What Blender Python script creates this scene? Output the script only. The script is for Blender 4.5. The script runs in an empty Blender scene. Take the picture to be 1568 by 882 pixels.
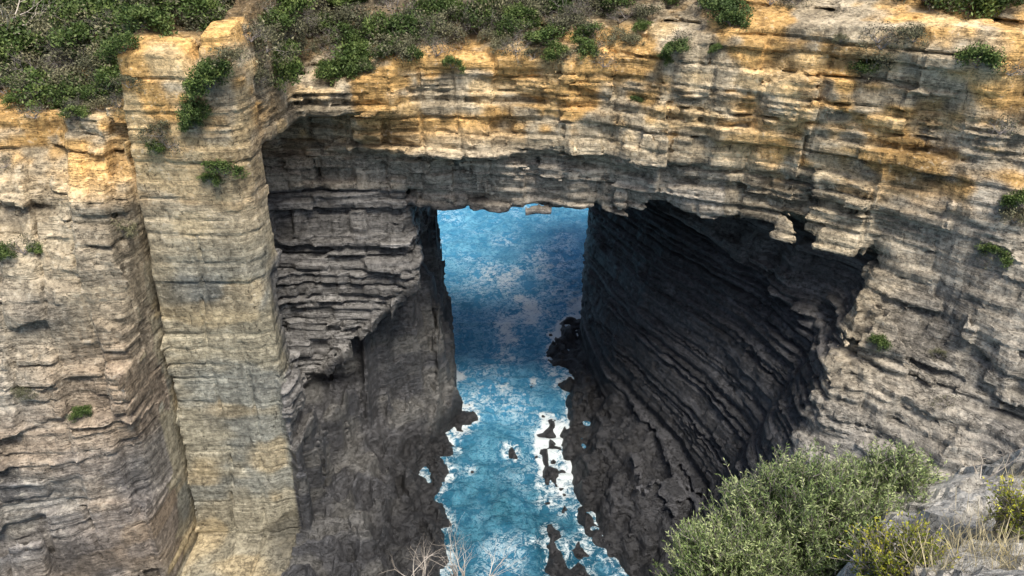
import bpy, math, time
import numpy as np
from mathutils import Vector
T0=time.time()
rng=np.random.default_rng(7)
scene=bpy.context.scene
F32=np.float32
# ------------------------------------------------------------ camera
CAM=np.array([0,0,55.0]); PITCH=math.radians(28); FPX=1120.0
cd=bpy.data.cameras.new("camera"); cam=bpy.data.objects.new("camera",cd); scene.collection.objects.link(cam)
cam.location=CAM; cam.rotation_euler=(math.radians(90)-PITCH,0,0)
cd.sensor_width=36; cd.lens=36*FPX/1568; cd.clip_start=0.1; cd.clip_end=20000
scene.camera=cam
def ray(px,py):
    dx=(px-784)/FPX; dy=(441-py)/FPX
    c,s=math.cos(PITCH),math.sin(PITCH)
    return Vector((dx,c+s*dy,-s+c*dy))
# ------------------------------------------------------------ noise
LAT=[rng.random((32,32,32)).astype(F32) for _ in range(6)]
def vn(x,y,z,k=0):
    L=LAT[k%6]
    x=np.asarray(x,F32)+37.3*k; y=np.asarray(y,F32)+11.7*k; z=np.asarray(z,F32)+5.1*k
    xi=np.floor(x); yi=np.floor(y); zi=np.floor(z)
    fx=x-xi; fy=y-yi; fz=z-zi
    fx=fx*fx*(3-2*fx); fy=fy*fy*(3-2*fy); fz=fz*fz*(3-2*fz)
    xi=xi.astype(np.int32)&31; yi=yi.astype(np.int32)&31; zi=zi.astype(np.int32)&31
    x1=(xi+1)&31; y1=(yi+1)&31; z1=(zi+1)&31
    a=L[xi,yi,zi]*(1-fx)+L[x1,yi,zi]*fx
    b=L[xi,y1,zi]*(1-fx)+L[x1,y1,zi]*fx
    c=L[xi,yi,z1]*(1-fx)+L[x1,yi,z1]*fx
    d=L[xi,y1,z1]*(1-fx)+L[x1,y1,z1]*fx
    return (a*(1-fy)+b*fy)*(1-fz)+(c*(1-fy)+d*fy)*fz
def hsh(a,b,c):
    h=(a.astype(np.int64)*73856093)^(b.astype(np.int64)*19349663)^(c.astype(np.int64)*83492791)
    h=(h^(h>>13))*1274126177
    h=h^(h>>16)
    return ((h&0xffff)/65535.0).astype(F32)
def interp(v,xs,ys): return np.interp(v,xs,ys).astype(F32)
def ss(a,b,v): t=np.clip((v-a)/(b-a),0,1); return (t*t*(3-2*t)).astype(F32)
def lerp(a,b,t): return a*(1-t[:,None])+b*t[:,None]
# ------------------------------------------------------------ cliff field
X=np.arange(-51,51,0.26,dtype=F32); Y=np.arange(27,117,0.28,dtype=F32); Z=np.arange(-1.0,51.6,0.165,dtype=F32)
kx=[-52,-40,-33,-27.6,-26.8,-19.6,-18.6,-17.9,-10,-8.8,-4,0,8,15,21,27,31,36,42,52]
row31=[47,47.2,47.0,47.2,49.6,49.5,51.0,65.6,66,64.2,63.9,63.5,62.2,59,56.8,52,48.3,42.5,37.5,31]
Ftab={
50:[57,57,56.5,55,51,51,51.5,61.5,62.5,63,63.5,64,63,60,58,54.5,52,49,45,39],
45:[56,55,54.5,53.5,50.6,50,50.8,60.5,61.5,62.3,62.7,62.6,61.5,59,57,53,50.5,48,44,38],
41:[55,54,53.2,52,50.2,49.8,50.8,60.3,61,62.4,62.5,62.4,61.4,58.6,56.4,52.6,50,47,43,37],
39.2:[54,53.5,53,51.6,50,49.7,50.8,60.3,61,62.4,62.5,62.4,61.4,58.6,56.4,52.6,50,46.6,42.5,36],
38.6:[54,53.2,52.5,51.2,50,49.7,50.8,61.4,62.1,62.4,62.5,62.4,61.4,58.6,56.4,52.6,49.7,46.2,42,36],
35.6:[51,51,50.2,49.2,49.9,49.6,50.8,62.9,63.4,62.7,62.0,61.8,61,58.3,56.2,52.4,49.3,45,40.5,34],
34.9:[51,50.7,50.0,49.0,49.8,49.6,50.8,63.4,63.9,63.4,62.9,62.7,61.8,59,56.8,52.4,49.2,44.8,40,34],
31:row31,
28.8:[v-(1.5 if i<4 or i>15 else 0) for i,v in enumerate(row31)],
27:[43.5,45,45.2,45.4,49.3,49.3,50,50,50,50,50,50,50,49,48.6,49.4,45.5,39.5,35,29],
20:[41,42,42.6,43.8,49,49,49.5,49,49,49,49,49,49,47,45.6,42.6,38.6,34,30,25],
10:[37,39,40.5,43.4,48.3,48.3,49,49,49,48,48,48,46,44,41,38,34,30,26,20],
0:[33,36,38,42,47.6,47.6,48,48,48,48,48,48,44,40,37,34,30,26,20,15],
-3:[33,36,38,42,47.6,47.6,48,48,48,48,48,48,44,40,37,34,30,26,20,15]}
kz=np.array(sorted(Ftab)); tab=np.array([Ftab[k] for k in kz],dtype=F32)
def shx(xg,z): return (42-z)*0.04*np.clip((-8-xg)/8,0,1)
def Fxz(xg,zg):
    out=np.zeros((len(xg),len(zg)),F32)
    for m,z in enumerate(zg):
        i=np.clip(np.searchsorted(kz,z)-1,0,len(kz)-2); t=np.clip((z-kz[i])/(kz[i+1]-kz[i]),0,1)
        out[:,m]=np.interp(xg+shx(xg,z),kx,tab[i]*(1-t)+tab[i+1]*t)
    return out
Fv=Fxz(X,Z)
gx=np.gradient(Fv,X,axis=0); gz=np.gradient(Fv,Z,axis=1)
Fs=np.sqrt(1+np.minimum(gx*gx,16)+np.minimum(gz*gz,4)).astype(F32)
xx=X[:,None,None]; yy=Y[None,:,None]; zz=Z[None,None,:]
f=(yy-Fv[:,None,:])/Fs[:,None,:]
yl=[27,44,50,54,58,62,66,70,74,80,85,95,106,117]
bl=[-20,-19.6,-18.6,-16.5,-14.8,-12.4,-8.6,-5.8,-7.0,-8.0,-9.4,-13.2,-16.2,-19.5]
kl=[.0,.0,.01,.06,.12,.15,.20,.24,.16,.09,.05,0,0,0]
cav=interp(Y,[50,55,60,66,70,74],[0,1.8,3.0,2.6,.8,0])
xl=interp(Y,yl,bl)[:,None]-interp(Y,yl,kl)[:,None]*np.clip(Z,-1,34)[None,:]-cav[:,None]*ss(2,6,Z)[None,:]
yr=[27,45,50,53,61,67,73,80,88,95,106,117]
br=[13.4,14.9,15.6,17.2,15.6,12.8,10.4,9.6,9.4,10.8,13.6,18]
kr=[.4,.42,.42,.41,.38,.34,.3,.2,.06,.0,0,0]
xr=interp(Y,yr,br)[:,None]+interp(Y,yr,kr)[:,None]*np.clip(Z,-1,40)[None,:]
zb=interp(Y,[27,45,52,60,75,90,117],[20,20,22,23.5,25,22,20])
xr=xr-1.6*np.clip((Z[None,:]-zb[:,None])/0.5,0,1)*(np.clip((82-Y)/8,0,1)*np.clip((Y-54)/4,0,1))[:,None]
xr=xr.astype(F32)
soff=(interp(X,[-30,-18,-10,0,8,15,27,40],[28.2,28.6,29.2,29.4,29.8,30.6,31.0,32])[:,None]-0.09*np.clip(Y-62,0,40)[None,:]).astype(F32)
roof=np.minimum(zz-soff[:,:,None], (81-yy))
Tn=np.maximum(np.maximum(xl[None]-xx, xx-xr[None]),roof)
np.minimum(f,Tn,out=f)
del Tn,roof
bx_=np.maximum(np.maximum(np.abs(xx+18.4)-4.6,np.abs(yy-58.8)-5.4),np.abs(zz-24)-14.6)
np.minimum(f,bx_,out=f); del bx_
ze=(np.clip(20.5+(X+11)*0.95,5,22))
Sb=np.minimum(np.minimum(yy-(64.6-0.16*np.clip(30-zz,0,30)), (-9.9-0.04*(30-zz))-xx), zz-ze[:,None,None])
np.maximum(f,np.minimum(Sb,np.minimum(32-zz,(78-yy))),out=f)
del Sb
rim=interp(X,[-52,-40,-33,-28,-27,-24,-22.2,-21.6,-20.6,-18.6,-18,-14,-9,0,8,13,18,27,34,42,52],
             [40.5,40.6,41,41.6,45.6,45.8,45.6,43.6,47,47.3,41.6,41.6,43.2,43.3,43.6,44.6,46.3,47.2,47,47.4,48])
ftop=np.interp(X,kx,Ftab[45]).astype(F32)
dd=(Y[None,:]-ftop[:,None])
slope=interp(X,[-52,-30,-27,-18,-14,0,15,27,52],[.62,.6,.2,.3,.6,.5,.35,.25,.2])
zt=rim[:,None]+slope[:,None]*np.clip(dd,0,9)+0.06*np.clip(dd-9,0,20)-0.05*np.clip(Y-95,0,30)[None,:]
zt=(zt+1.6*(vn(X[:,None]/7+0*dd,Y[None,:]/7+0*dd,0*dd,2)-.5)*np.clip(dd/4,0.2,1)).astype(F32)
zt=np.minimum(zt,50.8)
np.minimum(f,(zt[:,:,None]-zz)*F32(0.8),out=f)
coast=113+4*np.sin(X/7)
np.minimum(f,(coast[:,None,None]-yy).astype(F32),out=f)
wlk=([27,47,60,68,70.5,76,85,117],[-6.4,-6.6,-6.8,-5.2,-5.0,-7.5,-9.5,-20])
wrk=([27,40,47,56,64.4,72,80,88,95,106,117],[10.0,8.6,7.4,5.4,3.6,5.2,6.6,6.8,9.4,12,17])
wl=interp(Y,*wlk)[None,:]; wr=interp(Y,*wrk)[None,:]
X2=X[:,None]+0*wl; Y2=Y[None,:]+0*X[:,None]
n1=vn(X2/2.2,Y2/3.5,0*X2,1); n2=vn(X2/0.9,Y2/1.6,0*X2,3); n0=vn(X2/5,Y2/8,0*X2,4); n5=vn(X2/.5,Y2/.6,0*X2,5)
u1=(X2*.93+Y2*.36)+.9*n2+.8*n0; u2=(Y2*.93-X2*.36)+.9*n1
hc=hsh(np.floor(u1/1.1),np.floor(u2/2.9),0*X2)-.5
hL=(wl-X2)*0.45-0.2+ (n1-.5)*1.8+hc*1.1+(n0-.5)*1.4+(n2-.5)*1.2+(n5-.5)*.6
hR=(X2-wr)*0.34+0.1+ (n1-.5)*1.8+hc*.9+(n0-.5)*1.8+(n2-.5)*1.5+(n5-.5)*.7
hh=np.maximum(hL,hR)
hh=np.where(hh>0,np.minimum(hh,4.0),hh*0.8)
sh=((hh[:,:,None]-zz)*F32(0.8)).astype(F32)
np.minimum(sh,(112-yy),out=sh)
np.maximum(f,sh,out=f); del sh
print("base field",f.shape,time.time()-T0)
# ---------------------------------------------- bedding + joints near the surface
th=[]; z0=-8.0
while z0<60:
    z0+=rng.choice([0.4,0.7,1.1,1.7,2.4],p=[.27,.28,.24,.14,.07])*(0.8+.4*rng.random()); th.append(z0)
th=np.array(th); NB=len(th)+2
offB=(rng.random(NB)-.5); wB=1.0+3.4*rng.random(NB)**1.5; rB=rng.random(NB)*10; grv=(rng.random(NB)<.75)*(.6+.5*rng.random(NB))
th2=np.cumsum(0.22+0.3*rng.random(260))-8; off2=rng.random(len(th2)+2)-.5
def bedz(x,y,z):
    return z+0.8*(vn(x/21,y/21,z/15,0)-.5)+0.015*x+0.12*(vn(x/4,y/4,z/3,5)-.5)
def joints(x,y,bz,b1):
    w=wB[b1].astype(F32); r=rB[b1].astype(F32)
    ux=(x*0.92+y*0.38+r)/w; uy=(y*0.92-x*0.38+r*1.7)/w
    bx=np.floor(ux); by=np.floor(uy)
    blk=hsh(bx,by,b1)
    fx_=ux-bx; fy_=uy-by
    dj=np.minimum(np.minimum(fx_,1-fx_),np.minimum(fy_,1-fy_))*w
    return blk,dj
def colblk(a,b,c,bz,wd=3.0):
    ux=(a*0.95+b*.3+1.0*vn(a/6,b/6,c/9,3))/wd; uy=(b*.95-a*.3)/4.1
    lay=np.floor(bz/7.5+.9*vn(a/7,b/7,c*0,2)); cx=np.floor(ux); cy=np.floor(uy); h=hsh(cx,cy,lay)
    d=np.minimum(ux-cx,1-(ux-cx))*wd
    return h,d
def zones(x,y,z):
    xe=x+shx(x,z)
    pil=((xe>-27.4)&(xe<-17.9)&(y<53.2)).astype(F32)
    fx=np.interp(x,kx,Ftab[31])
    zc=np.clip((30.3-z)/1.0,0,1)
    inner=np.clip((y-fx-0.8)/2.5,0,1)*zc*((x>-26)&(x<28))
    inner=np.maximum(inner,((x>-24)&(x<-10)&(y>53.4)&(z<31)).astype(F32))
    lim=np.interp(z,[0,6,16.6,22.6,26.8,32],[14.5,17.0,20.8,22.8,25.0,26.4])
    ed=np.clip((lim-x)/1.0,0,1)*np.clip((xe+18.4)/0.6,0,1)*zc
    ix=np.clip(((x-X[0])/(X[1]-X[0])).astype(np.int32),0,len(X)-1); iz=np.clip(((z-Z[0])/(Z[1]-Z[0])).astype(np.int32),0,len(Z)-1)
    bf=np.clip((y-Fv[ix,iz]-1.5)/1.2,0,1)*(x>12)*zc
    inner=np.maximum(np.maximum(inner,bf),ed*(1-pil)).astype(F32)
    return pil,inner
def massive(x,y,z): return ss(.46,.64,.75*vn(x/9,y/9,z/4.5,4)+.25*vn(x/3,y/3,z/2,1))
msk=np.abs(f)<1.6
I,J,K=np.nonzero(msk); I=I.astype(np.int32);J=J.astype(np.int32);K=K.astype(np.int32)
x=X[I]; y=Y[J]; z=Z[K]
print("band",len(x),time.time()-T0)
out=np.empty(len(x),F32); CH=1500000
for s0 in range(0,len(x),CH):
    sl=slice(s0,s0+CH); a,b,c,i_,j_=x[sl],y[sl],z[sl],I[sl],J[sl]
    pil,inn=zones(a,b,c); bz=bedz(a,b,c)
    b1=np.searchsorted(th,bz); b2=np.searchsorted(th2,bz+0.2*inn)
    blk,dj=joints(a,b,bz,b1)
    lo=bz-th[np.clip(b1-1,0,len(th)-1)]; hi=th[np.clip(b1,0,len(th)-1)]-bz
    db=np.where(lo<hi,lo,hi); gk=grv[np.where(lo<hi,np.clip(b1-1,0,len(th)-1),np.clip(b1,0,len(th)-1))]
    ms=massive(a,b,c)*(1-inn)
    leftb=ss(-26,-28.5,a)*(c<41)
    rightb=ss(30,35,a)
    notch=gk*np.clip(1-db/.15,0,1)*.6*(1-.5*ms)
    vj=np.clip(1-dj/.16,0,1)*.4*(blk>.3)*(1-.5*ms)
    col,dc=colblk(a,b,c,bz)
    vg=np.clip(1-dc/.2,0,1)*.6*(col>.4)*(1-inn)*(1-pil)
    low=(vn(a/8,b/8,c/6,1)-.5)*1.3+(vn(a/3,b/3,c/2.2,2)-.5)*0.6
    fine=(vn(a/1.1,b/1.1,c/0.6,4)-.5)*0.35
    leftlow=inn*((a<0)&(c<ze[i_]+0.5)&(c>1))
    rightlow=inn*((a>5)&(c<zb[j_]))
    A=(1-0.88*pil-0.62*rightlow)*(1-.5*ms)*(1-.3*leftb)
    D=A*(0.85*offB[b1]+0.95*(blk-.5)+0.4*off2[b2])+(1-.88*pil)*((1.05+.8*leftb+.3*rightb)*(col-.5))*(1-.7*inn)+low*(1-.92*pil)*(1-.6*rightlow)+fine*(1-.6*pil)
    D-= (notch+vj)*(1-.6*pil)*(1-.8*leftlow)*(1-.3*rightlow)+vg
    rdg=1-np.abs(2*vn(a/1.7,b/1.7,c/16,5)-1)
    r2=1-np.abs(2*vn(a/.7,b/.7,c/7,1)-1)
    fin=(rdg-.6)*2.4+(r2-.5)*.9
    D=D*(1-.75*leftlow)+fin*leftlow
    D=D+rightlow*0.55*off2[b2]
    xe=a+shx(a,c); D-= 1.4*np.clip(1-np.abs(xe+27.2)/.35,0,1)*(b<56)*(c<41)
    D-= .45*np.clip(1-np.abs(xe+23.3+.3*np.sin(c/3))/.2,0,1)*pil*(c<33)
    D-= .35*np.clip(1-np.abs(xe+20.6+.25*np.sin(c/4+1))/.2,0,1)*pil*(c<24)
    topm=np.clip((zt[i_,j_]-c)/1.2,0,1); D=D*(0.35+.65*topm)
    D*=np.clip((c-0.5)/4,0.12,1)
    out[sl]=np.clip(D,-1.45,1.45)
f[I,J,K]+=out
del I,J,K,msk,out,x,y,z
print("detail",time.time()-T0)
# ---------------------------------------------- surface nets
def surfnets(f,X,Y,Z):
    s=f>0
    nx,ny,nz=f.shape
    cnt=np.zeros((nx-1,ny-1,nz-1),np.uint8)
    for a in (0,1):
        for b in (0,1):
            for c in (0,1): cnt+=s[a:nx-1+a,b:ny-1+b,c:nz-1+c]
    act=(cnt>0)&(cnt<8); del cnt
    I,J,K=np.nonzero(act)
    idx=np.full(act.shape,-1,np.int32); idx[I,J,K]=np.arange(len(I))
    cv={}
    for a in (0,1):
        for b in (0,1):
            for c in (0,1): cv[a,b,c]=f[I+a,J+b,K+c]
    acc=np.zeros((len(I),3),F32); n=np.zeros(len(I),F32)
    for p in list(cv):
        for ax in range(3):
            if p[ax]==0:
                q=list(p); q[ax]=1; q=tuple(q)
                fa,fb=cv[p],cv[q]; cr=(fa>0)!=(fb>0)
                t=np.where(cr,fa/np.where(cr,fa-fb,1),0)
                for d in range(3): acc[:,d]+=np.where(cr,p[d]+(t if d==ax else 0),0)
                n+=cr
    acc/=n[:,None]
    V=np.stack([X[I]+acc[:,0]*(X[1]-X[0]),Y[J]+acc[:,1]*(Y[1]-Y[0]),Z[K]+acc[:,2]*(Z[1]-Z[0])],1)
    Q=[]
    for ax in range(3):
        sl0=[slice(None)]*3; sl1=[slice(None)]*3
        sl0[ax]=slice(0,-1); sl1[ax]=slice(1,None)
        a=s[tuple(sl0)]; b=s[tuple(sl1)]
        e=np.stack(np.nonzero(a!=b),1)
        o1,o2=(ax+1)%3,(ax+2)%3
        ok=(e[:,o1]>0)&(e[:,o2]>0)&(e[:,o1]<f.shape[o1]-1)&(e[:,o2]<f.shape[o2]-1)
        e=e[ok]; ins=a[e[:,0],e[:,1],e[:,2]]
        c=[]
        for d1,d2 in ((-1,-1),(0,-1),(0,0),(-1,0)):
            g=e.copy(); g[:,o1]+=d1; g[:,o2]+=d2
            c.append(idx[g[:,0],g[:,1],g[:,2]])
        q=np.stack(c,1); q[~ins]=q[~ins][:,::-1]
        Q.append(q)
    return V,np.concatenate(Q)
V,Q=surfnets(f,X,Y,Z); del f
print("surface nets",V.shape,Q.shape,time.time()-T0)
def mesh_from(name,V,Q,mat,smooth=False,cols=None,attrs=None):
    V=np.ascontiguousarray(V,F32); Q=np.ascontiguousarray(Q,np.int32); n=Q.shape[1]
    me=bpy.data.meshes.new(name)
    me.vertices.add(len(V)); me.vertices.foreach_set("co",V.ravel())
    me.loops.add(Q.size); me.loops.foreach_set("vertex_index",Q.ravel())
    me.polygons.add(len(Q)); me.polygons.foreach_set("loop_start",np.arange(0,Q.size,n,dtype=np.int32))
    me.polygons.foreach_set("loop_total",np.full(len(Q),n,np.int32))
    me.polygons.foreach_set("use_smooth",np.full(len(Q),smooth))
    me.update(calc_edges=True)
    if cols is not None:
        a=me.color_attributes.new("Col",'FLOAT_COLOR','POINT')
        c=np.ones((len(V),4),F32); c[:,:3]=cols; a.data.foreach_set("color",c.ravel())
    for k,v in (attrs or {}).items():
        a=me.attributes.new(k,'FLOAT','POINT'); a.data.foreach_set("value",np.ascontiguousarray(v,F32))
    me.materials.append(mat)
    return me
def add_obj(name,me,parent=None):
    o=bpy.data.objects.new(name,me); scene.collection.objects.link(o)
    if parent: o.parent=parent
    return o
# ------------------------------------------------------------ node helpers
def newmat(name):
    m=bpy.data.materials.new(name); m.use_nodes=True; nt=m.node_tree
    return m,nt,nt.nodes["Principled BSDF"]
class N:
    def __init__(s,nt): s.nt=nt
    def node(s,t,**k):
        n=s.nt.nodes.new(t)
        for a,v in k.items(): setattr(n,a,v)
        return n
    def link(s,a,b): s.nt.links.new(a,b)
    def put(s,inp,v):
        if hasattr(v,"is_output"): s.link(v,inp)
        else: inp.default_value=v
    def noise(s,vec,scale,detail=5,rough=.6,dist=0):
        n=s.node("ShaderNodeTexNoise"); s.put(n.inputs["Vector"],vec); n.inputs["Scale"].default_value=scale
        n.inputs["Detail"].default_value=detail; n.inputs["Roughness"].default_value=rough; n.inputs["Distortion"].default_value=dist
        return n.outputs["Fac"]
    def ramp(s,v,lo,hi,a=0.0,b=1.0):
        n=s.node("ShaderNodeMapRange"); n.interpolation_type='SMOOTHSTEP'
        s.put(n.inputs[0],v); n.inputs[1].default_value=lo; n.inputs[2].default_value=hi; n.inputs[3].default_value=a; n.inputs[4].default_value=b
        return n.outputs[0]
    def math(s,op,a,b=0.0,c=0.0):
        n=s.node("ShaderNodeMath",operation=op); s.put(n.inputs[0],a); s.put(n.inputs[1],b); s.put(n.inputs[2],c); return n.outputs[0]
    def mix(s,fac,a,b,mode='MIX'):
        n=s.node("ShaderNodeMix",data_type='RGBA',blend_type=mode)
        s.put(n.inputs[0],fac); s.put(n.inputs[6],a); s.put(n.inputs[7],b); return n.outputs[2]
    def scale(s,vec,v):
        n=s.node("ShaderNodeVectorMath",operation='MULTIPLY'); s.put(n.inputs[0],vec); n.inputs[1].default_value=v; return n.outputs[0]
    def bump(s,h,strength,dist,nrm=None):
        n=s.node("ShaderNodeBump"); s.put(n.inputs["Height"],h); n.inputs["Strength"].default_value=strength; n.inputs["Distance"].default_value=dist
        if nrm: s.link(nrm,n.inputs["Normal"])
        return n.outputs[0]
def g(v): return (v,v,v,1)
# ------------------------------------------------------------ rock material
def rock_mat(name,sc=1.0,strat=(.25,.25,2.4),lich=.5):
    m,nt,b=newmat(name); n=N(nt)
    P=n.node("ShaderNodeNewGeometry").outputs["Position"]
    att=n.node("ShaderNodeAttribute",attribute_name="Col").outputs["Color"]
    dry=n.node("ShaderNodeAttribute",attribute_name="dry").outputs["Fac"]
    bed=n.node("ShaderNodeAttribute",attribute_name="bed").outputs["Fac"]
    st=n.noise(n.scale(P,tuple(v*sc for v in strat)),1.0,4,.7)
    fine=n.noise(P,2.2*sc,5,.8)
    vst=n.noise(n.scale(P,(.9*sc,.9*sc,.16*sc)),1.0,3,.6)
    lines=n.ramp(n.math('ABSOLUTE',n.math('SUBTRACT',st,.5)),.0,.02)
    gate=n.ramp(fine,.50,.57)
    hl=n.math('MAXIMUM',n.math('MAXIMUM',lines,n.math('MULTIPLY',n.math('SUBTRACT',1.0,bed),.6)),n.math('MULTIPLY',gate,.7))
    vl=n.math('MINIMUM',n.math('ADD',n.ramp(n.math('ABSOLUTE',n.math('SUBTRACT',vst,.5)),.0,.011),n.ramp(fine,.46,.52)),1.0)
    stc=n.mix(n.ramp(st,.3,.7),g(.68),g(1.26)); stc=n.mix(bed,g(1.0),stc)
    c=n.mix(1.0,att,stc,'MULTIPLY')
    c=n.mix(1.0,c,n.mix(n.ramp(fine,.32,.68),g(.55),g(1.40)),'MULTIPLY')
    c=n.mix(n.ramp(vst,.54,.7,0,.5),c,n.mix(1.0,c,(.55,.54,.53,1),'MULTIPLY'))
    c=n.mix(n.math('MULTIPLY',n.math('MULTIPLY',n.ramp(fine,.57,.66),dry),lich),c,(.57,.53,.44,1))
    c=n.mix(1.0,c,n.mix(n.math('MULTIPLY',hl,vl),g(.36),g(1)),'MULTIPLY')
    n.link(c,b.inputs["Base Color"])
    rg=n.node("ShaderNodeMapRange"); n.put(rg.inputs[0],dry); rg.inputs[3].default_value=.45; rg.inputs[4].default_value=.92
    n.link(rg.outputs[0],b.inputs["Roughness"]); b.inputs["Specular IOR Level"].default_value=.35
    h=n.math('ADD',n.math('MULTIPLY',n.math('MULTIPLY',st,bed),.9),n.math('MULTIPLY',fine,.8)); h=n.math('ADD',h,n.math('MULTIPLY',hl,.25))
    n.link(n.bump(h,.9,.3/sc),b.inputs["Normal"])
    return m
rockm=rock_mat("layered_siltstone")
x,y,z=[V[:,i].astype(F32) for i in range(3)]
bz=bedz(x,y,z); b1=np.searchsorted(th,bz); blk,dj=joints(x,y,bz,b1); col,dc=colblk(x,y,z,bz); ms=massive(x,y,z)
pil,inn=zones(x,y,z)
nb=vn(x/9,y/9,z/5,1); nm=vn(x/3,y/3,z/1.8,3); n3=vn(x/1.2,y/1.2,z/.8,2); tint=(hsh(b1,b1*0+3,b1*0)-.5)*(1-.5*ms)
vs=vn(x/1.5,y/1.5,z/12,4)
grey=np.array([.29,.275,.25]); tan=np.array([.48,.395,.265]); och=np.array([.68,.41,.14]); cream=np.array([.64,.55,.40]); olive=np.array([.36,.33,.235])
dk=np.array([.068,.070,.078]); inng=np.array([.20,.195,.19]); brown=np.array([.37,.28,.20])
C=np.tile(grey,(len(V),1))
C=lerp(C,tan,ss(14,34,z+12*(nb-.5))*.85)
C=lerp(C,cream,ss(24,40,z)*ss(.42,.68,nm)*.8)
C=lerp(C,np.array([.36,.335,.295]),ss(25,33,x)*ss(43,34,z+4*(nm-.5))*.75)
C=lerp(C,och,ss(34.5,39.5,z+8*(nb-.5))*ss(.38,.58,.6*vn(x/5,y/5,z/3.5,4)+.4*n3)*.9)
C=lerp(C,np.array([.76,.55,.28]),ss(34,40,z)*ss(.58,.76,nm)*.7)
C=lerp(C,brown,ss(-24,-29,x)*ss(36,24,z)*ss(.35,.6,nb)*.7)
C=lerp(C,np.array([.22,.205,.20]),ss(-27,-29,x)*ss(26,12,z)*ss(.6,.4,nm)*.6)
C=lerp(C,olive,pil*ss(38,28,z)*.7)
C=lerp(C,np.array([.27,.28,.255]),pil*ss(34,28,z)*ss(.5,.65,nb+.15*(n3-.5))*.8)
C=lerp(C,np.array([.50,.40,.24]),pil*ss(.55,.7,nm)*.6)
C=C*(1+.36*tint[:,None])*(1+.30*(blk[:,None]-.5)*(1-.6*ms[:,None]))*(1+.34*(col[:,None]-.5))
C=lerp(C,C*np.array([.46,.48,.53]),ss(.56,.72,vn(x/4.5,y/4.5,z/3,5))*ss(43,35,z+4*(nm-.5))*.7)
C=lerp(C,C*.5,ss(.62,.8,vs)*.5)
C=lerp(C,np.array([.40,.36,.305])*(1+.35*tint[:,None])*(1+.3*(blk[:,None]-.5)),ss(36.5,33.0,z+2*(nm-.5))*((x>-24)&(x<18)&(y>55))*.8)
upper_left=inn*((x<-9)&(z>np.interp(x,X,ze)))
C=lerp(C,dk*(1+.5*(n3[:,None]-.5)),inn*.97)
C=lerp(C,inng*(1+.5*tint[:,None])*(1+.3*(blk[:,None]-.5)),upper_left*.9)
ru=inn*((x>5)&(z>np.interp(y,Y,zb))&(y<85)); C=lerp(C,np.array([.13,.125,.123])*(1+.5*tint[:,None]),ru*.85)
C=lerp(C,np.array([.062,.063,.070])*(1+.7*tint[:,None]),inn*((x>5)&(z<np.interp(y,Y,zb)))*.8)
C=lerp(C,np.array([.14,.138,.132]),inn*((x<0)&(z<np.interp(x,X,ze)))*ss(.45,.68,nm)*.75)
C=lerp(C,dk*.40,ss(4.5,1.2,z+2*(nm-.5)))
dry=np.clip(1-inn-ss(14,6,z),0,1)
bedA=np.clip(1-.5*ms*(1-inn)-.7*pil-.6*inn*((x<0)&(z<np.interp(x,X,ze))),.1,1)
inside=np.interp(x,X,ftop); topz=ss(2.5,5,y-inside)*(z>39)*ss(24,8,x)
topz=np.maximum(topz,ss(7,10,y-inside)*(z>39))
C=lerp(C,np.array([.12,.095,.06]),topz*.85)
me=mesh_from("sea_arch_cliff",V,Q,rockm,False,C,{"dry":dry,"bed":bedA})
cliff=add_obj("sea_arch_cliff",me)
del x,y,z,bz,b1,blk,dj,nb,nm,n3,vs,C
print("cliff mesh",time.time()-T0)
# ------------------------------------------------------------ water
def water():
    m,nt,b=newmat("sea_water"); n=N(nt)
    P=n.node("ShaderNodeNewGeometry").outputs["Position"]
    fo=n.node("ShaderNodeAttribute",attribute_name="foam_shade_lift").outputs["Fac"]
    ba=n.node("ShaderNodeAttribute",attribute_name="aer_shade_lift").outputs["Fac"]
    med=n.noise(n.scale(P,(1,.75,1)),.55,6,.72,1.0); fi=n.noise(n.scale(P,(1,1.3,1)),1.7,5,.78,.9)
    c=n.mix(ba,(.012,.085,.14,1),(.075,.33,.56,1))
    c=n.mix(n.ramp(med,.42,.62,0,.8),c,n.mix(ba,(.04,.20,.29,1),(.17,.50,.72,1)))
    c=n.mix(n.ramp(fi,.54,.36,0,.8),c,n.mix(ba,(.005,.045,.085,1),(.03,.18,.36,1)))
    l1=n.ramp(n.math('ABSOLUTE',n.math('SUBTRACT',fi,.53)),.0,.045,1,0)
    l2=n.ramp(n.math('ABSOLUTE',n.math('SUBTRACT',med,.5)),.0,.032,1,0)
    l=n.math('MAXIMUM',n.math('MULTIPLY',l1,n.ramp(med,.46,.6)),n.math('MULTIPLY',l2,n.ramp(fi,.42,.58)))
    l=n.math('MULTIPLY',l,n.ramp(fo,.05,.6,.08,1))
    solid=n.ramp(n.math('ADD',n.math('ADD',n.math('MULTIPLY',fi,.9),n.math('MULTIPLY',med,.7)),n.math('MULTIPLY',fo,.55)),1.10,1.30)
    ff=n.math('MAXIMUM',n.math('MULTIPLY',l,.8),n.math('MULTIPLY',solid,.9))
    c=n.mix(ff,c,(.78,.85,.88,1))
    n.link(c,b.inputs["Base Color"])
    n.link(n.math('MULTIPLY_ADD',ff,.5,.22),b.inputs["Roughness"]); b.inputs["IOR"].default_value=1.33
    h=n.math('ADD',n.math('MULTIPLY',med,.7),n.math('MULTIPLY',fi,.6))
    n.link(n.bump(h,.9,.5),b.inputs["Normal"])
    return m
wm=water()
wx=np.arange(-45,45.01,.3); wy=np.arange(20,210,.33)
GX,GY=np.meshgrid(wx,wy,indexing='ij'); shp=GX.shape; gxv=GX.ravel().astype(F32); gyv=GY.ravel().astype(F32)
rg_=1-2*np.abs(vn(gxv/2.6+.15*gyv,gyv/1.5,gxv*0,2)-.5)
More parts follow.
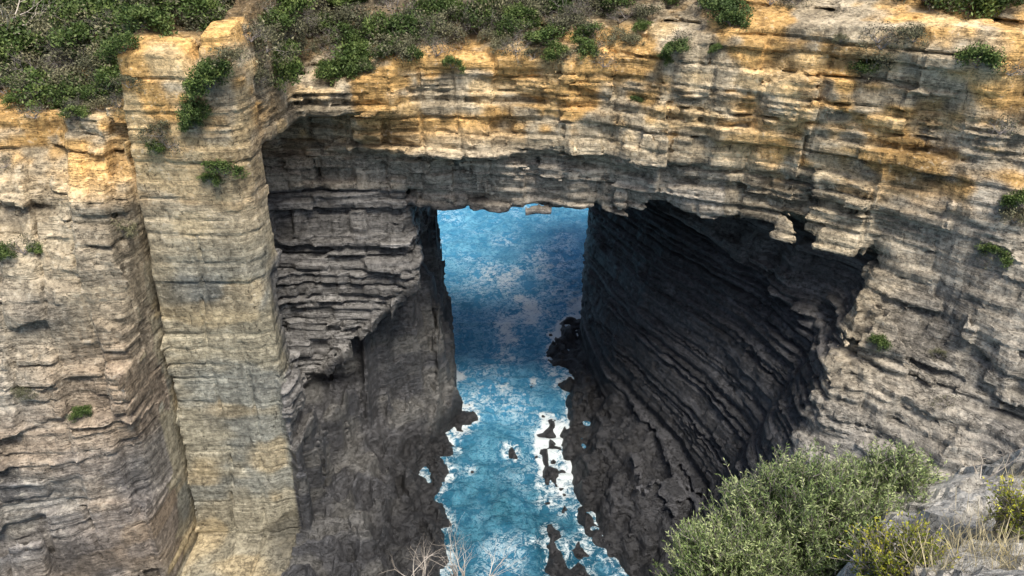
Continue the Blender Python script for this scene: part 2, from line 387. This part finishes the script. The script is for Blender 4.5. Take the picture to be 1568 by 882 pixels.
wz=.6*(vn(gxv/7,gyv/3.6,gxv*0,1)-.5)+.5*(rg_-.5)+.3*(1-2*np.abs(vn(gxv/1.1,gyv/.8,gxv*0,3)-.5)-.5)
ii=np.clip(((gxv-X[0])/(X[1]-X[0])).round().astype(int),0,len(X)-1); jj=np.clip(((gyv-Y[0])/(Y[1]-Y[0])).round().astype(int),0,len(Y)-1)
# nearest-rock measure, blurred so surf reaches out from the rocks
hb=np.where(hh>-0.15,1.0,0.0).astype(F32)
for _ in range(7):
    hb=(hb+np.roll(hb,1,0)+np.roll(hb,-1,0)+np.roll(hb,1,1)+np.roll(hb,-1,1))/5
hs=np.where(gyv<112,hb[ii,jj],0)
pn=vn(gxv/5,gyv/6,gxv*0,4)*.6+vn(gxv/2,gyv/2.4,gxv*0,5)*.4
foam_shade_lift=ss(.02,.45,hs)*.55+.42*np.exp(-((gyv-97)/17)**2)*(.2+1.3*pn)+ss(.42,.7,pn)*.42+.04  # surf and drifting foam, plus a whiter band brightening the bridge's cast shadow
aer_shade_lift=np.clip(.18+ss(55,84,gyv)*.66+.8*(pn-.5)+.3*np.exp(-((gyv-92)/16)**2),0,1)  # aerated tone; colour also paled far out to offset the bridge's shadow
def gridq(nx,ny,o=0):
    i,j=np.meshgrid(np.arange(nx-1),np.arange(ny-1),indexing='ij'); a=(i*ny+j).ravel()+o
    return np.stack([a,a+ny,a+ny+1,a+1],1)
WV=np.stack([gxv,gyv,wz],1); WQ=gridq(*shp)
n0_=len(WV); R=9000
ov=np.array([[-R,-200,-.9],[R,-200,-.9],[R,R,-.9],[-R,R,-.9]],F32)
WV=np.concatenate([WV,ov]); WQ=np.concatenate([WQ,[[n0_,n0_+1,n0_+2,n0_+3]]]); foam_shade_lift=np.concatenate([foam_shade_lift,np.full(4,.1)]); aer_shade_lift=np.concatenate([aer_shade_lift,np.full(4,.6)])
add_obj("sea_water",mesh_from("sea_water",WV,WQ,wm,True,None,{"foam_shade_lift":foam_shade_lift,"aer_shade_lift":aer_shade_lift}))
# ------------------------------------------------------------ foliage
def leaf_mat(name,base,dark,tip,rough=.6):
    m,nt,b=newmat(name); n=N(nt)
    a=n.node("ShaderNodeAttribute",attribute_name="shade").outputs["Fac"]
    oi=n.node("ShaderNodeObjectInfo").outputs["Random"]
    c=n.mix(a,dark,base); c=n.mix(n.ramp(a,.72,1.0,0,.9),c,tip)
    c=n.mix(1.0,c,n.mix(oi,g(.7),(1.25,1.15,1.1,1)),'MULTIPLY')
    n.link(c,b.inputs["Base Color"]); b.inputs["Roughness"].default_value=rough; b.inputs["Specular IOR Level"].default_value=.25
    return m
def wood_mat(name,c0,c1):
    m,nt,b=newmat(name); n=N(nt); pos=n.node("ShaderNodeNewGeometry").outputs["Position"]
    n.link(n.mix(n.ramp(n.noise(pos,6,2),.35,.65),c0,c1),b.inputs["Base Color"]); b.inputs["Roughness"].default_value=.85
    return m
green=leaf_mat("heath_leaves",(.085,.145,.036,1),(.022,.043,.013,1),(.16,.22,.07,1))
olivem=leaf_mat("coastal_scrub_leaves",(.14,.15,.085,1),(.045,.048,.028,1),(.24,.24,.15,1))
fgreen=leaf_mat("teatree_leaves",(.20,.30,.11,1),(.045,.08,.03,1),(.38,.46,.24,1))
yellowm=leaf_mat("yellow_shrub_leaves",(.36,.42,.05,1),(.08,.13,.02,1),(.70,.66,.08,1))
twigm=wood_mat("dead_twigs",(.20,.175,.165,1),(.36,.325,.31,1))
palewood=wood_mat("bleached_branches",(.50,.43,.36,1),(.68,.62,.55,1))
strawm=wood_mat("dry_grass",(.42,.36,.2,1),(.62,.55,.36,1))
def leaves(P,Dr,L,W,shade,r):
    n=len(P); Dr=Dr/np.linalg.norm(Dr,axis=1,keepdims=True)
    u=np.cross(Dr,r.normal(size=(n,3))); u/=np.linalg.norm(u,axis=1,keepdims=True)+1e-9
    L=np.broadcast_to(L,(n,))[:,None]; W=np.broadcast_to(W,(n,))[:,None]
    v=np.stack([P,P+Dr*L*.5+u*W*.5,P+Dr*L,P+Dr*L*.5-u*W*.5],1).reshape(-1,3)
    return v,np.arange(4*n).reshape(n,4),np.repeat(shade,4)
def tubes(segs,sides=4):
    S=np.array(segs); p0=S[:,:3]; p1=S[:,3:6]; r0=S[:,6:7]; r1=S[:,7:8]; d=p1-p0; d/=np.linalg.norm(d,axis=1,keepdims=True)+1e-9
    ref=np.where(np.abs(d[:,2:3])<.8,np.array([[0,0,1.]]),np.array([[1.,0,0]])); u=np.cross(d,ref); u/=np.linalg.norm(u,axis=1,keepdims=True); w=np.cross(d,u)
    vs=[]
    for k in range(sides):
        a=2*math.pi*k/sides; o=u*math.cos(a)+w*math.sin(a); vs+= [p0+o*r0,p1+o*r1]
    v=np.stack(vs,1).reshape(-1,3); n=len(S); base=np.arange(n)[:,None]*(2*sides); q=[]
    for k in range(sides):
        k2=(k+1)%sides; q.append(np.concatenate([base+2*k,base+2*k2,base+2*k2+1,base+2*k+1],1))
    return v,np.concatenate(q)
def grow(p,d,L,r,depth,out,rg,up=.15,nb=(2,4),spread=.7,shr=.68,tips=None):
    steps=3; p=np.array(p,float); d=np.array(d,float)
    for s in range(steps):
        d=d+rg.normal(size=3)*.18+np.array([0,0,up*.3]); d/=np.linalg.norm(d)
        q=p+d*L/steps; r1=r*(1-.22)
        out.append([*p,*q,r,r1]); p=q; r=r1
        if depth>0 and s>0:
            nd=d+rg.normal(size=3)*spread; nd[2]+=up; nd/=np.linalg.norm(nd)
            grow(p,nd,L*shr*(.7+.4*rg.random()),r*.6,depth-1,out,rg,up,nb,spread,shr,tips)
    if depth>0:
        for _ in range(rg.integers(nb[0],nb[1])):
            nd=d+rg.normal(size=3)*spread; nd[2]+=up; nd/=np.linalg.norm(nd)
            grow(p,nd,L*shr*(.8+.4*rg.random()),r*.75,depth-1,out,rg,up,nb,spread,shr,tips)
    elif tips is not None: tips.append(p)
def join_mesh(name,parts,mats):
    vs=[];qs=[];sh=[];mi=[];o=0
    for v,q,s,mn in parts:
        vs.append(v); qs.append(q+o); o+=len(v); sh.append(s if s is not None else np.full(len(v),.5)); mi.append(np.full(len(q),mn))
    me=mesh_from(name,np.concatenate(vs),np.concatenate(qs),mats[0],False,None,{"shade":np.concatenate(sh)})
    for mm in mats[1:]: me.materials.append(mm)
    me.polygons.foreach_set("material_index",np.concatenate(mi).astype(np.int32)); me.update()
    return me
def bush_proto(name,seed,mat,nleaf=1500,L=.17,W=.09,flat=.75,twigd=3):
    rg=np.random.default_rng(seed); segs=[];tips=[]
    for k in range(6):
        a=k*1.05+rg.random(); grow([0,0,-.3],[.7*math.cos(a),.7*math.sin(a),.8*flat],.55,.03,twigd,segs,rg,.1,(2,3),.6,.7,tips)
    tips=np.array(tips)
    c=tips[rg.integers(0,len(tips),nleaf)]; P=c+rg.normal(size=(nleaf,3))*.11
    D=rg.normal(size=(nleaf,3))+np.array([0,0,.6])
    clump=hsh(np.floor(P[:,0]*3),np.floor(P[:,1]*3),np.floor(P[:,2]*3))
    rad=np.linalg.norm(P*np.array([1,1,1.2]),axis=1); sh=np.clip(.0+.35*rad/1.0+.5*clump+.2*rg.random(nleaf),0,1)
    lv,lq,ls=leaves(P,D,L*(.6+.8*rg.random(nleaf)),W,sh,rg)
    tv,tq=tubes(segs,3)
    return join_mesh(name,[(lv,lq,ls,0),(tv,tq,None,1)],[mat,twigm])
def twig_proto(name,seed,leafy=300):
    rg=np.random.default_rng(seed); segs=[];tips=[]
    for k in range(7):
        a=k*.9+rg.random(); grow([0,0,-.2],[.8*math.cos(a),.8*math.sin(a),.7],.6,.035,3,segs,rg,.08,(2,4),.8,.7,tips)
    tv,tq=tubes(segs,3); parts=[(tv,tq,None,1)]
    tips=np.array(tips); P=tips[rg.integers(0,len(tips),leafy)]+rg.normal(size=(leafy,3))*.06
    lv,lq,ls=leaves(P,rg.normal(size=(leafy,3)),.13,.07,rg.random(leafy),rg); parts.append((lv,lq,ls,0))
    return join_mesh(name,parts,[olivem,twigm])
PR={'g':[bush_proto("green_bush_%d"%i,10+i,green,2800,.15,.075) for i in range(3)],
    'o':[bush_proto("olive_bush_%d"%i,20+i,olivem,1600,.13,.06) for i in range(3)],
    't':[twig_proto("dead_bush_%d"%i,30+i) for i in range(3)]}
scrub=bpy.data.objects.new("cliff_top_shrubs",None); scene.collection.objects.link(scrub)
ledge=bpy.data.objects.new("cliff_ledge_plants",None); scene.collection.objects.link(ledge)
cnt=[0]
def put(kind,p,s,parent,tilt=0):
    me=PR[kind][int(rng.integers(0,3))]; o=add_obj("bush_%03d"%cnt[0],me,parent); cnt[0]+=1
    o.location=p; o.rotation_euler=(tilt*(rng.random()-.2),tilt*(rng.random()-.5),rng.random()*6.28)
    o.scale=(s*(.85+.4*rng.random()),s*(.85+.4*rng.random()),s*(.7+.4*rng.random()))
dg=bpy.context.evaluated_depsgraph_get(); dg.update()
def hit(px,py):
    ok,loc,nr,_,ob,_=scene.ray_cast(dg,Vector(CAM),ray(px,py).normalized()); return (loc,nr) if ok else (None,None)
def down(xx_,yy_):
    ok,loc,nr,_,ob,_=scene.ray_cast(dg,Vector((xx_,yy_,70)),Vector((0,0,-1))); return loc if ok else None
L_=[(290,25,2.4,'g'),(230,40,2.2,'g'),(180,45,2.2,'t'),(110,100,2.4,'t'),(40,120,2.2,'t'),(150,110,1.8,'o'),(60,70,2.2,'g'),(320,130,1.6,'g'),(305,175,1.4,'g'),(300,190,.9,'g'),(345,90,1.6,'o'),(335,110,1.3,'g'),
(130,140,1.8,'o'),(80,150,1.8,'t'),(25,95,2,'g'),(100,60,2.2,'g'),(15,145,1.6,'t'),(170,150,1.3,'t'),(190,80,1.5,'g'),(60,165,1.2,'o'),(95,130,1.9,'t'),(150,155,1.2,'g'),(30,160,1.1,'g'),(200,130,.9,'o'),(185,165,1.0,'t'),(110,165,1.1,'g'),(120,178,1.2,'t'),(50,178,1.2,'t'),(160,170,1.1,'o'),(10,120,2.2,'g'),(130,80,2.6,'g'),(240,15,2.8,'g'),(180,20,2.8,'g'),(50,35,2.6,'g'),(110,30,2.6,'o'),
(430,20,2.2,'g'),(450,35,2.0,'t'),(435,55,2.0,'o'),(410,40,1.6,'g'),(470,15,2.2,'o'),(425,85,1.5,'g'),(380,60,1.3,'t'),
(425,115,1.9,'g'),(400,70,2.4,'o'),(395,120,1.3,'o'),(470,50,2.4,'t'),(450,80,1.6,'o'),(540,100,1.9,'g'),(520,95,1.5,'t'),(515,65,2,'t'),(600,85,1.9,'o'),(580,50,2,'t'),(560,110,1.0,'o'),(620,60,1.8,'g'),(630,90,1.1,'g'),(690,100,.9,'g'),(680,60,1.8,'t'),(670,85,1.3,'t'),(655,40,1.8,'o'),(700,75,1.2,'t'),(715,40,1.6,'t'),(760,30,2.2,'o'),(780,55,1.6,'g'),(790,80,1.3,'t'),(770,75,1.2,'o'),(800,60,1.8,'t'),(750,50,1.8,'t'),(815,90,1,'o'),
(840,65,1.8,'g'),(860,45,1.6,'t'),(850,85,1.1,'g'),(900,60,1.6,'g'),(895,80,1.1,'g'),(870,90,1.1,'o'),(925,100,1.3,'t'),(910,80,1.2,'t'),(880,30,1.8,'t'),(940,60,1.1,'o'),(960,30,1.4,'t'),(1115,25,1.8,'g'),(1110,5,1.8,'g'),(1120,40,1.2,'g'),(1040,75,1.1,'g'),(1045,65,1,'t'),(1020,90,.7,'g'),(975,152,.6,'g'),(1335,95,1.7,'o'),(1320,105,1.1,'g'),(1350,75,1.4,'t'),(1345,60,1.2,'t'),(1400,60,1.3,'o'),(1500,95,1.5,'g'),(1545,110,1.4,'t'),(1530,200,1.3,'t'),(1490,15,1.8,'o'),(1540,10,1.8,'g'),(1440,10,1.3,'g'),
(345,262,1.2,'g'),(325,275,.9,'g'),(248,205,1.3,'o'),(260,225,1.2,'t'),(240,230,.8,'g'),(190,352,1.0,'o'),(40,385,1.3,'t'),(60,380,.8,'g'),(15,390,1.0,'g'),(128,635,.8,'g'),(40,600,.9,'o'),(1350,528,.8,'g'),(1440,545,.7,'o'),(1550,335,1.4,'o'),(1560,310,1.2,'g'),(1525,390,1.1,'g'),(1510,400,.8,'t'),(1450,620,.9,'t'),(120,180,1.0,'g'),(10,255,.8,'t'),(1100,75,.6,'g'),(985,45,.8,'g'),(720,15,1.8,'t'),(950,35,1.3,'t'),(1220,5,1.3,'o'),(1290,60,.6,'o'),(1180,8,1.0,'t')]
pts=[]
for px,py,s,k in L_:
    loc,nr=hit(px,py)
    if loc and loc.z>5: pts.append((loc+nr*.2,s,k))
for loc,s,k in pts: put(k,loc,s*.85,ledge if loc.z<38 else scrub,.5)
tops=[]
for _ in range(1700):
    a=rng.uniform(-49,49); b_=rng.uniform(46,98); fr=float(np.interp(a,kx,Ftab[45]))
    d_=b_-fr
    thr=0.6 if a<-8 else (1.6 if a<12 else 5.5)
    if -28.5<a<-17 and d_<5: continue
    if d_<thr or d_>30: continue
    if a>10 and d_<12 and rng.random()<.5: continue
    loc=down(a,b_)
    if loc and loc.z>38: tops.append((loc,d_,a))
for loc,d_,a in tops:
    u=rng.random(); k='g' if u<.38 else ('t' if u<.66 else 'o')
    put(k,loc+Vector((0,0,.1)),(1.0+1.0*rng.random())*(1.0 if d_<12 else 1.5)*(.75 if d_<4 else 1)*(1.25 if a<-26 else 1),scrub,.3)
print("scrub",len(tops),time.time()-T0)
# ------------------------------------------------------------ foreground ledge
fx=np.arange(-14,18,.06); fy=np.arange(-8,17,.06)
GX,GY=np.meshgrid(fx,fy,indexing='ij'); a=GX.ravel().astype(F32); b_=GY.ravel().astype(F32)
ye=np.interp(a,[-14,-4,0,1.6,2.6,3.3,4.2,7,12,18],[1.5,1.6,1.9,2.3,3.6,4.7,5.9,7.9,10.4,12])+ .6*(vn(a/.8,a*0,a*0,2)-.5)
zf=53.4-.72*np.clip(b_,0,50)+.08*(a-3.0)*np.clip(b_/3,0,1)
wa=a*.8+b_*.6; wb=b_*.8-a*.6
cellh=hsh(np.floor(wa/.9+.4*vn(a,b_,a*0,1)),np.floor(wb/.6),a*0)-.5
cell2=hsh(np.floor(wa/.35+.6*vn(a*2,b_*2,a*0,4)),np.floor(wb/.3),a*0+5)-.5
rk=ss(1.5,3,a)
zf=zf+rk*(.42*cellh+.16*cell2)+.5*(vn(a/1.1,b_/1.1,a*0,1)-.5)*(.3+.7*rk)+.12*(vn(a/.25,b_/.25,a*0,3)-.5)
over=np.clip(b_-ye,0,None); zf=zf-1.9*np.clip(over,0,2.6)-14*np.clip(over-2.6,0,3.5)
FV=np.stack([a,b_,zf],1)
gn=vn(a/.7,b_/.7,a*0,4)
FC=lerp(np.tile(np.array([.46,.445,.41]),(len(a),1)),np.array([.18,.145,.09]),np.clip(ss(.52,.64,gn)*.4+(1-rk)*.5,0,1))
frock=rock_mat("lichened_rock",4.0,(.8,.8,1.2),.7)
add_obj("foreground_rock_ledge",mesh_from("foreground_rock_ledge",FV,gridq(*GX.shape),frock,False,FC,{"dry":np.ones(len(a)),"bed":np.full(len(a),.5)}))
def P3(px,py,t): return np.array(Vector(CAM)+ray(px,py)*t)
def dense_bush(name,center,rx,ry,rz,nst,seed,mat,nl,L,W,up=.8,nsub=18):
    rg=np.random.default_rng(seed); segs=[];P=[];D=[];S=[]
    base=np.array(center)-np.array([0,0,rz*1.0])
    for k in range(nst):
        th_=rg.random()*6.28; rr=rg.random()**.6
        tip=np.array(center)+np.array([rx*rr*math.cos(th_),ry*rr*math.sin(th_),rz*math.sqrt(max(0,1-rr*rr))*(.75+.4*rg.random())-rz*.25*rg.random()])
        mid=base*.5+tip*.5+rg.normal(size=3)*.08
        segs.append([*base,*mid,.018,.012]); segs.append([*mid,*tip,.012,.004])
        ax=tip-mid; ax/=np.linalg.norm(ax); tone=rg.random()
        for j in range(nsub):
            t=.15+.85*(j+rg.random())/nsub; p=mid+(tip-mid)*t; d=ax+rg.normal(size=3)*.55; d[2]+=up*.5; d/=np.linalg.norm(d); l=.24*(.6+.7*rg.random())
            q=p+d*l; segs.append([*p,*q,.004,.002])
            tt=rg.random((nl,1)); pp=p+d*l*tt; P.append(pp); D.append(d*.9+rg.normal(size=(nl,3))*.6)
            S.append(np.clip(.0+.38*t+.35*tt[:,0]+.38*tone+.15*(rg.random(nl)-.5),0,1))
    P=np.concatenate(P);D=np.concatenate(D);S=np.concatenate(S)
    lv,lq,ls=leaves(P,D,L*(.6+.7*rg.random(len(P))),W,S,rg); tv,tq=tubes(segs,4)
    return add_obj(name,join_mesh(name,[(lv,lq,ls,0),(tv,tq,None,1)],[mat,twigm]))
dense_bush("tea_tree_shrub",P3(1235,850,8.4),1.15,1.0,1.15,340,3,fgreen,20,.05,.012)
dense_bush("tea_tree_shrub",P3(1120,900,8.0),.75,.7,.75,160,5,fgreen,20,.05,.012)
dense_bush("tea_tree_shrub",P3(1350,805,8.6),.6,.6,.95,180,6,fgreen,18,.05,.012)
dense_bush("yellow_flowering_shrub",P3(1385,880,5.6),.32,.3,.26,70,8,yellowm,14,.03,.014,nsub=10)
dense_bush("yellow_flowering_shrub",P3(1560,800,6.2),.18,.2,.2,30,9,yellowm,12,.03,.014,nsub=10)
def bare(name,p,dirs,L,r,seed,depth=3,up=.12,mat=palewood):
    rg=np.random.default_rng(seed); segs=[]
    for d in dirs: grow(p,d,L*(.8+.4*rg.random()),r,depth,segs,rg,up,(1,3),.45,.66)
    v,q=tubes(segs,5); return add_obj(name,join_mesh(name,[(v,q,None,0)],[mat]))
bare("dead_branch_shrub",P3(715,940,5.2),[(-.1,.1,1),(.25,.1,.9),(-.35,0,.9),(.5,.1,.8)],.36,.012,4)
bare("dead_branch_shrub",P3(645,920,5.6),[(-.1,.1,1),(-.3,.1,1),(.1,0,1)],.26,.009,11)
bare("dead_branch_shrub",P3(1500,735,8.5),[(.3,.1,.8),(-.4,.1,.7),(0,.1,1)],.3,.01,14,3,.05)
loc,nr=hit(20,75)
if loc: bare("bleached_tree_trunk",loc+Vector((-2,0,.6)),[(1,.1,.15),(.9,-.2,.35),(.6,0,.6)],3.2,.16,21,3,.05)
rg=np.random.default_rng(55); P=[];D=[];LL=[]
dg=bpy.context.evaluated_depsgraph_get(); dg.update()
for px,py in [(1490,860),(1560,870),(1540,800),(1420,870),(1555,745),(1500,810),(1450,860),(1510,845),(1530,870),(1475,840),(1540,850)]:
    loc,nr=hit(px,py)
    if not loc or loc.z<45: continue
    n_=70; P.append(np.array(loc)+rg.normal(size=(n_,3))*[.07,.07,.01]); d=rg.normal(size=(n_,3))*.6; d[:,2]=1+.3*rg.random(n_); D.append(d); LL.append(.10+.22*rg.random(n_))
if P:
    P=np.concatenate(P);D=np.concatenate(D);LL=np.concatenate(LL)
    lv,lq,ls=leaves(P,D,LL,.004,np.full(len(P),.5),rg); add_obj("dry_grass_tufts",join_mesh("dry_grass_tufts",[(lv,lq,ls,0)],[strawm]))
# ------------------------------------------------------------ light
sd=Vector((.26,-.46,1.0)).normalized()
el=math.asin(sd.z); az=math.atan2(sd.x,sd.y)
sl=bpy.data.lights.new("sun",'SUN'); sl.energy=4.6; sl.angle=math.radians(20); sl.color=(1,.93,.81)
so=bpy.data.objects.new("sun",sl); scene.collection.objects.link(so); so.rotation_euler=sd.to_track_quat('Z','Y').to_euler(); so.location=(0,0,120)
w=bpy.data.worlds.new("World"); scene.world=w; w.use_nodes=True; nt=w.node_tree
sk=nt.nodes.new("ShaderNodeTexSky"); sk.sky_type='NISHITA'; sk.sun_disc=False; sk.sun_elevation=el; sk.sun_rotation=az; sk.air_density=1; sk.dust_density=4; sk.ozone_density=1
nt.links.new(sk.outputs[0],nt.nodes["Background"].inputs[0]); nt.nodes["Background"].inputs[1].default_value=.15
scene.view_settings.view_transform='Standard'; scene.view_settings.look='None'; scene.view_settings.exposure=0
print("done",time.time()-T0)
